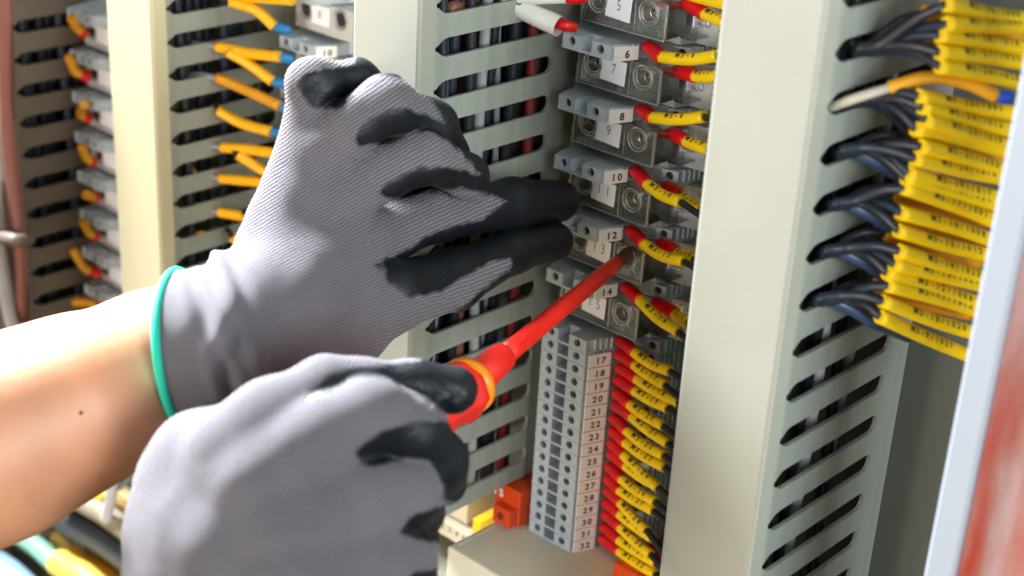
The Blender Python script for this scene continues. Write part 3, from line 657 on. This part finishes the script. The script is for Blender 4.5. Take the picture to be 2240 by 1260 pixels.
A = at(0, 500, y=4); mb = MB(); mb.tube(smooth_path([at(-30, 505, y=2), at(5, 518, y=0), at(36, 526, y=0), at(62, 524, y=9)], 8), 3.2, 0, 14)
tag(obj('cable_tie', mb.mesh(mat('pale_tie', (.12, .09, .07), .5))), 'pale band wrapped round the cables at the left edge', 'cable tie')
mb = MB(); mb.tube(smooth_path([at(-20, 400, y=0), at(8, 600, y=0), at(25, 700, y=0), at(60, 800, y=0)], 8), 3, 0, 14)
tag(obj('cable', mb.mesh(mat('dim_white', (.3, .27, .25), .5))), 'white cable leaving the left edge above the forearm', 'cable')

#HANDS
# ---------------------------------------------------------------- gloved hands (camera-independent solids; metres from the real depths)
# local frame of each hand: right, up, toward viewer (mm), measured from the point CC
BAS = np.array([CR, CU, -CW])
def loc(px, py, d): return np.array([(px - 1120) * d / CF, (630 - py) * d / CF, -d])
def rcone(P, a, b, ra, rb):
    ba = b - a; l2 = ba @ ba; rr = ra - rb
    pa = P - a; y = pa @ ba / l2; t = np.clip(y, 0, 1)
    d = np.linalg.norm(pa - t[..., None] * ba, axis=-1)
    return d - (ra * (1 - t) + rb * t)
def smin(a, b, k):
    h = np.clip(.5 + .5 * (b - a) / k, 0, 1); return b * (1 - h) + a * h - k * h * (1 - h)
def surface_nets(f, lo, hi, step):
    ax = [np.arange(lo[i], hi[i] + step, step) for i in range(3)]
    G = np.stack(np.meshgrid(*ax, indexing='ij'), -1); shp = G.shape[:3]
    V = f(G.reshape(-1, 3)).reshape(shp)
    ins = V < 0; n = np.array(shp) - 1
    c = np.zeros(n, int); off = [(i, j, k) for i in (0, 1) for j in (0, 1) for k in (0, 1)]
    sl = lambda o: tuple(slice(o[i], o[i] + n[i]) for i in range(3))
    for o in off: c += ins[sl(o)]
    act = (c > 0) & (c < 8); idx = -np.ones(n, int); ids = np.argwhere(act); idx[act] = np.arange(len(ids))
    acc = np.zeros((len(ids), 3)); cnt = np.zeros(len(ids))
    for o in off:
        for a in range(3):
            if o[a] == 0:
                o2 = list(o); o2[a] = 1
                va = V[sl(o)][act]; vb = V[sl(o2)][act]; m = (va < 0) != (vb < 0)
                t = np.where(m, va / np.where(m, va - vb, 1), 0)
                p = ids + np.array(o); p = p.astype(float); p[:, a] += t
                acc[m] += p[m]; cnt[m] += 1
    vs = acc / cnt[:, None] * step + np.array([ax[0][0], ax[1][0], ax[2][0]])
    faces = []
    for a in range(3):
        b, cc = [(1, 2), (2, 0), (0, 1)][a]
        s0 = [slice(0, shp[i]) for i in range(3)]; s1 = list(s0); s0[a] = slice(0, shp[a] - 1); s1[a] = slice(1, shp[a])
        A = ins[tuple(s0)]; B = ins[tuple(s1)]; E_ = np.argwhere(A != B)
        ok = (E_[:, b] > 0) & (E_[:, cc] > 0) & (E_[:, b] < shp[b] - 1) & (E_[:, cc] < shp[cc] - 1); E_ = E_[ok]
        q = []
        for db, dc in ((-1, -1), (0, -1), (0, 0), (-1, 0)):
            e = E_.copy(); e[:, b] += db; e[:, cc] += dc; q.append(idx[e[:, 0], e[:, 1], e[:, 2]])
        q = np.stack(q, 1); fl = A[tuple(E_.T)]
        q[~fl] = q[~fl][:, ::-1]; faces.append(q)
    return vs, np.concatenate(faces)
def inpoly(P, poly):
    """signed distance (pixels of the glove pattern, + inside)"""
    poly = np.array(poly, float); n = len(poly); d = np.full(len(P), 1e9); ins = np.zeros(len(P), bool)
    for i in range(n):
        a, b = poly[i], poly[(i + 1) % n]; ab = b - a; t = np.clip(((P - a) @ ab) / (ab @ ab), 0, 1)
        d = np.minimum(d, np.linalg.norm(P - a - t[:, None] * ab, axis=1))
        c = ((a[1] > P[:, 1]) != (b[1] > P[:, 1])); xi = (b[0] - a[0]) * (P[:, 1] - a[1]) / (b[1] - a[1] + 1e-9) + a[0]
        ins ^= c & (P[:, 0] < xi)
    return np.where(ins, d, -d)
def nets_object(name, f, lo, hi, step, mats, parent, attr=None, disp=None, relax=1):
    vs, fs = surface_nets(f, lo, hi, step)
    e = .35
    for _ in range(2):
        g = np.stack([f(vs + np.eye(3)[i] * e) - f(vs - np.eye(3)[i] * e) for i in range(3)], 1) / (2 * e)
        gn = np.linalg.norm(g, axis=1, keepdims=True); vs = vs - g / np.maximum(gn, .3) ** 2 * np.clip(f(vs), -1, 1)[:, None] * .8
    g = np.stack([f(vs + np.eye(3)[i] * e) - f(vs - np.eye(3)[i] * e) for i in range(3)], 1); g /= np.linalg.norm(g, axis=1, keepdims=True) + 1e-9
    if disp is not None: vs = vs + g * disp(vs, g)[:, None]
    W = CC + vs @ BAS
    me = bpy.data.meshes.new(name); me.from_pydata((W * S).tolist(), [], fs.tolist())
    for m in mats: me.materials.append(m)
    me.polygons.foreach_set('use_smooth', [True] * len(me.polygons))
    if attr:
        for k, v in attr(vs, g).items():
            a = me.attributes.new(k, 'FLOAT', 'POINT'); a.data.foreach_set('value', v.astype(np.float32))
    me.update(); return obj(name, me, parent)
def px_of(vs): return np.stack([1120 + vs[:, 0] * CF / -vs[:, 2], 630 - vs[:, 1] * CF / -vs[:, 2]], 1)

def glove_mat():
    m = bpy.data.materials.new('knit_glove'); m.use_nodes = True; n = m.node_tree.nodes; l = m.node_tree.links
    b = n['Principled BSDF']; out = n['Material Output']
    def A(nm): a = n.new('ShaderNodeAttribute'); a.attribute_name = nm; return a.outputs['Fac']
    def Mth(op, a, c=None, d=None):
        q = n.new('ShaderNodeMath'); q.operation = op
        for i, v in enumerate((a, c, d)):
            if v is None: continue
            if isinstance(v, (int, float)): q.inputs[i].default_value = v
            else: l.new(v, q.inputs[i])
        return q.outputs[0]
    kc, kr, coat = A('knit_column'), A('knit_row'), A('coating')
    zig = Mth('MULTIPLY', Mth('SINE', Mth('MULTIPLY', kr, 2 * math.pi)), .16)
    tc = n.new('ShaderNodeTexCoord'); nz = n.new('ShaderNodeTexNoise'); nz.inputs['Scale'].default_value = 220; nz.inputs['Detail'].default_value = 3; l.new(tc.outputs['Object'], nz.inputs['Vector'])
    nb = n.new('ShaderNodeTexNoise'); nb.inputs['Scale'].default_value = 45; nb.inputs['Detail'].default_value = 5; l.new(tc.outputs['Object'], nb.inputs['Vector'])
    wob = Mth('MULTIPLY', Mth('SUBTRACT', nz.outputs['Fac'], .5), .9)
    c1 = Mth('ABSOLUTE', Mth('SINE', Mth('MULTIPLY', Mth('ADD', Mth('ADD', kc, zig), wob), math.pi)))
    r1 = Mth('ABSOLUTE', Mth('SINE', Mth('MULTIPLY', Mth('ADD', kr, Mth('MULTIPLY', wob, .7)), math.pi)))
    h = Mth('MULTIPLY', Mth('POWER', c1, .6), Mth('MULTIPLY_ADD', Mth('POWER', r1, .7), .5, .5))
    cr = n.new('ShaderNodeValToRGB'); e = cr.color_ramp.elements
    e[0].position = .12; e[0].color = (.022, .017, .018, 1); e[1].position = .85; e[1].color = (.195, .178, .195, 1)
    l.new(h, cr.inputs[0])
    mv = n.new('ShaderNodeMix'); mv.data_type = 'RGBA'; mv.blend_type = 'MULTIPLY'; mv.inputs[0].default_value = 1
    l.new(cr.outputs[0], mv.inputs[6]); l.new(Mth('MULTIPLY_ADD', nb.outputs['Fac'], .5, .75), mv.inputs[7])
    # coating edge
    wb = Mth('MULTIPLY', Mth('SUBTRACT', nz.outputs['Fac'], .5), 7.0)
    ce = n.new('ShaderNodeMapRange'); ce.inputs[1].default_value = -1.6; ce.inputs[2].default_value = 1.6; l.new(Mth('ADD', coat, wb), ce.inputs[0])
    mc = n.new('ShaderNodeMix'); mc.data_type = 'RGBA'; l.new(ce.outputs[0], mc.inputs[0]); l.new(mv.outputs[2], mc.inputs[6]); mc.inputs[7].default_value = (.004, .006, .009, 1)
    l.new(mc.outputs[2], b.inputs['Base Color'])
    l.new(Mth('MULTIPLY_ADD', ce.outputs[0], -.42, .92), b.inputs['Roughness'])
    l.new(Mth('MULTIPLY_ADD', ce.outputs[0], .22, .15), b.inputs['Specular IOR Level'])
    l.new(Mth('MULTIPLY_ADD', ce.outputs[0], -.12, .12), b.inputs['Sheen Weight'])
    b1 = n.new('ShaderNodeBump'); b1.inputs['Distance'].default_value = .0005; l.new(Mth('MULTIPLY', h, Mth('SUBTRACT', 1, ce.outputs[0])), b1.inputs['Height']); b1.inputs['Strength'].default_value = .9
    n2 = n.new('ShaderNodeTexNoise'); n2.inputs['Scale'].default_value = 900; n2.inputs['Detail'].default_value = 3; l.new(tc.outputs['Object'], n2.inputs['Vector'])
    b2 = n.new('ShaderNodeBump'); b2.inputs['Distance'].default_value = .0003; b2.inputs['Strength'].default_value = .8; l.new(Mth('MULTIPLY', n2.outputs['Fac'], ce.outputs[0]), b2.inputs['Height']); l.new(b1.outputs[0], b2.inputs['Normal'])
    b3 = n.new('ShaderNodeBump'); b3.inputs['Distance'].default_value = .0016; b3.inputs['Strength'].default_value = .25; l.new(nb.outputs['Fac'], b3.inputs['Height']); l.new(b2.outputs[0], b3.inputs['Normal'])
    l.new(b3.outputs[0], b.inputs['Normal'])
    return m
GLOVE = glove_mat()
person = thing('person', 'bare forearm and two grey gloved hands with black coated fingers, one turning a red screwdriver', 'person', tuple(at(300, 900, d=440)))
person.location = (0, 0, 0)

def chain(P, pts, k=3):
    r = None
    for (a, b) in zip(pts, pts[1:]):
        A = loc(*a[:3]); B = loc(*b[:3]); d = rcone(P, A, B, a[3] * a[2] / CF, b[3] * b[2] / CF)
        r = d if r is None else smin(r, d, k)
    return r
# --- raised hand
HEMC = loc(392, 765, 432); HA = loc(430, 908, 432) - loc(400, 620, 432); HA /= np.linalg.norm(HA)
HB = loc(345, 760, 432 - 20) - HEMC; HB -= HA * (HB @ HA); HB /= np.linalg.norm(HB); HN = np.cross(HA, HB); HN = HN if HN[0] > 0 else -HN
def f_raised(P):
    palm = chain(P, [(300, 790, 431, 153), (380, 770, 432, 151), (480, 725, 440, 140), (580, 690, 445, 132), (690, 600, 452, 118), (705, 550, 455, 108)], 6)
    palm = smin(palm, chain(P, [(480, 740, 425, 120), (600, 660, 440, 110)], 6), 6)
    for q in ([(580, 680, 450, 120), (695, 448, 456, 92)], [(590, 620, 455, 90), (692, 345, 452, 70)], [(600, 560, 455, 70), (678, 272, 450, 44)]):
        palm = smin(palm, chain(P, q), 7)
    palm = smin(palm, chain(P, [(560, 690, 450, 128), (735, 715, 452, 108)], 6), 8)
    F = [
     [(700, 560, 458, 100), (850, 505, 468, 62), (960, 470, 482, 52), (1120, 445, 507, 50), (1221, 440, 528, 44)],
     [(730, 712, 455, 104), (850, 650, 462, 78), (990, 613, 484, 62), (1120, 549, 508, 44), (1213, 528, 524, 40)],
     [(695, 450, 456, 88), (820, 385, 452, 58), (930, 342, 452, 52), (1018, 386, 474, 44), (1040, 430, 500, 38)],
     [(690, 345, 452, 68), (770, 275, 446, 57), (846, 226, 446, 56), (945, 276, 462, 50), (985, 336, 482, 41)],
     [(680, 280, 450, 46), (673, 180, 446, 42), (690, 174, 446, 41), (778, 178, 456, 44), (845, 215, 468, 36)]]
    r = None
    for q in F:
        a = smin(palm, chain(P, q, 4), 6 if q is not F[4] else 7); r = a if r is None else smin(r, a, .7)
    # inner hand mass behind the gaps
    r = smin(r, chain(P, [(720, 240, 476, 60), (860, 300, 486, 55), (960, 400, 496, 50)], 5), 1.2)
    r = smin(r, chain(P, [(800, 420, 482, 60), (900, 450, 490, 40)], 5), 1.2)
    cut = -((P - HEMC) @ HN)
    return np.maximum(r, cut)
def wrinkles(vs, g):
    p = px_of(vs); s = (p[:, 0] - 392) * .93 - (p[:, 1] - 765) * .18; t = p[:, 1]
    w = np.exp(-((s - 95) / 75) ** 2) * np.clip(s / 40, 0, 1)
    d = w * (1.25 * np.sin(s / 15 + 1.6 * np.sin(t / 60) + .012 * t) + .7 * np.sin(s / 8.5 - t / 47))
    d += .35 * np.sin(s / 23 + t / 31) * np.exp(-((s - 260) / 150) ** 2)
    # soft folds over the back of the hand
    d += .5 * np.exp(-((p[:, 0] - 690) / 60) ** 2 - ((p[:, 1] - 430) / 90) ** 2) * np.sin((p[:, 1] - p[:, 0] * .4) / 19)
    d += .4 * np.clip(coat1(vs, g) / 6 + .5, 0, 1)
    # folds in the little finger's hollow
    d += .8 * np.exp(-((p[:, 0] - 735) / 60) ** 2 - ((p[:, 1] - 205) / 35) ** 2) * np.sin((p[:, 0] + p[:, 1]) / 13)
    return d
B1 = [[(652, 178), (668, 160), (700, 152), (745, 146), (772, 138), (780, 120), (840, 120), (880, 172), (840, 172), (800, 192), (770, 215), (740, 236), (712, 242), (682, 234), (660, 212), (651, 192)],
      [(775, 300), (785, 280), (815, 257), (850, 243), (885, 238), (925, 250), (972, 268), (966, 252), (945, 225), (915, 200), (960, 200), (1060, 300), (1085, 400), (1048, 380), (1030, 357), (1010, 335), (987, 318), (950, 290), (920, 288), (880, 297), (813, 317), (783, 322)],
      [(827, 422), (843, 400), (877, 383), (920, 367), (960, 364), (993, 368), (1020, 374), (1047, 382), (1060, 360), (1300, 360), (1300, 560), (1127, 597), (1100, 605), (1093, 603), (1112, 592), (1122, 577), (1113, 568), (1080, 572), (1040, 590), (1010, 610), (980, 630), (940, 645), (900, 648), (880, 640), (855, 620), (843, 607), (845, 590), (832, 584), (820, 580), (843, 567), (893, 545), (930, 517), (970, 500), (1053, 477), (1080, 463), (1108, 440), (1060, 424), (1007, 412), (943, 420), (893, 433), (850, 438)],
      [(1122, 575), (1112, 592), (1093, 605), (1027, 656), (970, 703), (910, 750), (873, 785), (860, 900), (1000, 800), (1200, 600), (1180, 560)]]
def knit(vs, cx, cy, per):
    p = px_of(vs); dx = p[:, 0] - cx; dy = cy - p[:, 1]; rad = np.hypot(dx, dy); ang = np.arctan2(dy, dx)
    return ang * 1700 / per, rad / (per * .82)
def coat1(vs, g):
    p = px_of(vs); s = np.full(len(vs), -1e9)
    for q in B1: s = np.maximum(s, inpoly(p, q))
    back = (-(g[:, 2]) - .30) * 60; back = np.where(p[:, 0] > 640, back, -50); s = np.maximum(s, back)
    return s
def attr1(vs, g):
    s = coat1(vs, g)
    kc, kr = knit(vs, -700, 1250, 7.5)
    return {'coating': s / 3.0, 'knit_column': kc, 'knit_row': kr}
lo = np.array([-112, -42, -548.]); hi = np.array([24, 82, -395.])
gl1 = nets_object('glove', f_raised, lo, hi, 1.0, [GLOVE], person, attr1, wrinkles)
gl1['label'] = 'raised grey glove pinching toward the terminals'
# green hem
n_ = 72; an_ = np.linspace(0, 2 * math.pi, n_, endpoint=False); lo_ = np.zeros(n_); hi_ = np.full(n_, 45.)
dr_ = np.outer(np.cos(an_), HA) + np.outer(np.sin(an_), HB); hc_ = HEMC + HN * .5
for _ in range(24):
    md_ = (lo_ + hi_) / 2; inn_ = f_raised(hc_ + dr_ * md_[:, None]) < 0; lo_ = np.where(inn_, md_, lo_); hi_ = np.where(inn_, hi_, md_)
pts = list(HEMC + dr_ * (lo_ + .1)[:, None])
pts = pts + pts[:2]
mb = MB(); mb.tube([CC + q @ BAS for q in pts], 1.25, 0, 10, cap=False)
obj('hem', mb.mesh(mat('green_hem', (.0, .42, .27), .7, bump=.4, bscale=900)), gl1)
# forearm
SKIN = mat('skin', (.62, .285, .155), .48, bump=.2, bscale=420, var=.16, vscale=38, sss=.25)
def f_arm(P):
    a = chain(P, [(-420, 1130, 400, 270), (0, 955, 420, 212), (170, 880, 426, 182), (350, 800, 439, 148), (470, 745, 442, 118)], 8)
    b = chain(P, [(-420, 1130, 430, 250), (0, 945, 447, 200), (350, 800, 448, 138), (470, 745, 446, 115)], 8)
    a = smin(a, b, 10); return np.maximum(a, (P[:, 0] - loc(450, 750, 432)[0]))
arm = nets_object('forearm', f_arm, np.array([-215, -110, -480.]), np.array([-75, 15, -365.]), 1.6, [SKIN], person)
me_ = arm.data; co_ = np.empty(len(me_.vertices) * 3); me_.vertices.foreach_get('co', co_); co_ = co_.reshape(-1, 3) / S
lc_ = (co_ - CC) @ BAS.T; pp_ = px_of(lc_); dd_ = np.hypot(pp_[:, 0] - 184, pp_[:, 1] - 903) + (-lc_[:, 2]) * .5; q = co_[np.argmin(dd_)]
bm_ = bmesh.new(); bmesh.ops.create_uvsphere(bm_, u_segments=12, v_segments=8, radius=.55 * S, matrix=Matrix.Translation(Vector(q) * S)); me_ = bpy.data.meshes.new('mole'); bm_.to_mesh(me_); bm_.free()
me_.materials.append(mat('mole_brown', (.12, .05, .03), .6)); obj('mole', me_, arm)
# --- hand on the screwdriver
def f_grip(P):
    body = chain(P, [(466, 1330, 376, 76), (480, 1190, 373, 66), (540, 1054, 371, 52), (640, 985, 373, 52), (800, 902, 380, 60)], 5)
    for q in ([(440, 1000, 392, 88), (412, 1060, 393, 98), (400, 1160, 395, 112), (392, 1320, 397, 118), (390, 1500, 398, 118)],
              [(490, 1045, 380, 80), (446, 1125, 383, 92), (436, 1230, 384, 96)], [(500, 1010, 381, 74), (640, 948, 380, 54)],
              [(500, 1085, 384, 84), (455, 1200, 386, 92), (440, 1420, 388, 100)],
              [(520, 1110, 388, 110), (560, 1230, 387, 130), (560, 1450, 388, 140)], [(620, 1110, 385, 115), (780, 1120, 388, 110)],
              [(700, 1230, 386, 135), (760, 1400, 390, 150)], [(440, 1000, 390, 84), (560, 938, 382, 66)]):
        body = smin(body, chain(P, q, 6), 7.5)
    F = [
     [(500, 985, 379, 84), (590, 908, 381, 74), (712, 846, 385, 62), (790, 840, 389, 50), (900, 848, 395, 54), (992, 853, 399, 54)],
     [(600, 1040, 379, 120), (720, 950, 379, 84), (825, 900, 381, 66), (905, 938, 387, 66), (955, 1010, 397, 62), (975, 1060, 407, 46)],
     [(620, 1150, 379, 150), (780, 1085, 381, 92), (895, 1072, 387, 68), (915, 1120, 399, 60)],
     [(640, 1260, 379, 160), (780, 1220, 383, 100), (872, 1228, 389, 76), (895, 1270, 399, 64)],
     [(640, 1380, 383, 160), (800, 1380, 387, 100), (870, 1390, 391, 70)]]
    r = None
    for q in F:
        a = smin(body, chain(P, q, 5), 6 if q is not F[0] else 5); r = a if r is None else smin(r, a, 1.2)
    r = smin(r, chain(P, [(760, 960, 402, 80), (860, 1040, 407, 80), (880, 1180, 411, 80)], 6), 2)
    return r
B2 = [[(652, 886), (677, 856), (714, 823), (755, 810), (830, 800), (887, 792), (940, 780), (1100, 780), (1100, 930), (978, 905), (937, 876), (904, 856), (854, 834), (817, 823), (776, 832), (735, 856), (693, 876), (660, 884)],
      [(776, 990), (797, 965), (838, 944), (887, 926), (937, 920), (978, 922), (1100, 900), (1100, 1095), (970, 1095), (968, 1062), (958, 1032), (937, 1010), (904, 1003), (859, 1010), (813, 1020), (785, 1012)],
      [(871, 1160), (887, 1140), (912, 1122), (949, 1112), (1000, 1100), (1000, 1190), (937, 1184), (904, 1177), (875, 1170)],
      [(890, 1262), (910, 1250), (1000, 1240), (1000, 1300), (900, 1300)]]
def attr2(vs, g):
    p = px_of(vs); s = np.full(len(vs), -1e9)
    for q in B2: s = np.maximum(s, inpoly(p, q))
    back = (-(g[:, 2]) - .30) * 60; back = np.where(p[:, 0] > 700, back, -50); s = np.maximum(s, back)
    kc, kr = knit(vs, -300, 2300, 8.5)
    return {'coating': s / 3.0, 'knit_column': kc, 'knit_row': kr}
def disp2(vs, g):
    p = px_of(vs); d = .5 * np.exp(-((p[:, 0] - 985) / 50) ** 2 - ((p[:, 1] - 870) / 30) ** 2) * np.sin(p[:, 0] / 7) * np.sin(p[:, 1] / 8)
    return d
gl2 = nets_object('glove', f_grip, np.array([-112, -112, -440.]), np.array([-2, -12, -330.]), 1.0, [GLOVE], person, attr2, disp2)
gl2['label'] = 'lower grey glove gripping the screwdriver handle'

# ---------------------------------------------------------------- screwdriver
t = thing('screwdriver', 'red insulated screwdriver with a yellow ring, its dark tip in a clear cover', 'screwdriver', (0, 0, 0))
TIP = np.array([68, 66.6, 121.1]); TIP = at(1383, 548, y=68.5)
COLR = at(1082, 795, d=455)
ax = (COLR - TIP); LEN = np.linalg.norm(ax); ax /= LEN
SR = mat('screwdriver_red', (.80, .02, .012), .36, var=.05, vscale=120, bump=.05, bscale=300)
pt = lambda s: TIP + ax * s
mb = MB(); mb.tube([pt(0), pt(3), pt(14), pt(16)], [1.6, 2.3, 2.3, 2.3], 0, 20); obj('blade', mb.mesh(mat('worn_tip', (.09, .035, .02), .5, var=.4, vscale=400)), t)
mb = MB(); mb.tube([pt(12.5), pt(12.8), pt(22), pt(24), pt(LEN - 12), pt(LEN - 3)], [2.3, 2.55, 2.65, 2.75, 3.15, 3.3], 0, 28); obj('shaft', mb.mesh(SR), t)
mb = MB(); mb.tube([pt(LEN - 5.5), pt(LEN - 4.8), pt(LEN), pt(LEN + 20)], [3.9, 4.4, 4.8, 5.4], 0, 28); obj('collar', mb.mesh(SR), t)
mb = MB(); mb.tube([pt(LEN + 14.4), pt(LEN + 14.9), pt(LEN + 17.4), pt(LEN + 18)], [7.6, 8.6, 8.6, 7.8], 0, 40); obj('ring', mb.mesh(mat('ring_amber', (.92, .28, .008), .32)), t)
mb = MB(); mb.tube([pt(LEN + 17.8), pt(LEN + 18.6), pt(LEN + 24), pt(LEN + 27), pt(LEN + 36), pt(LEN + 50)], [8.0, 9.0, 9.1, 7.6, 7.2, 7.6], 0, 8)
me = mb.mesh(SR, .5); obj('handle', me, t)
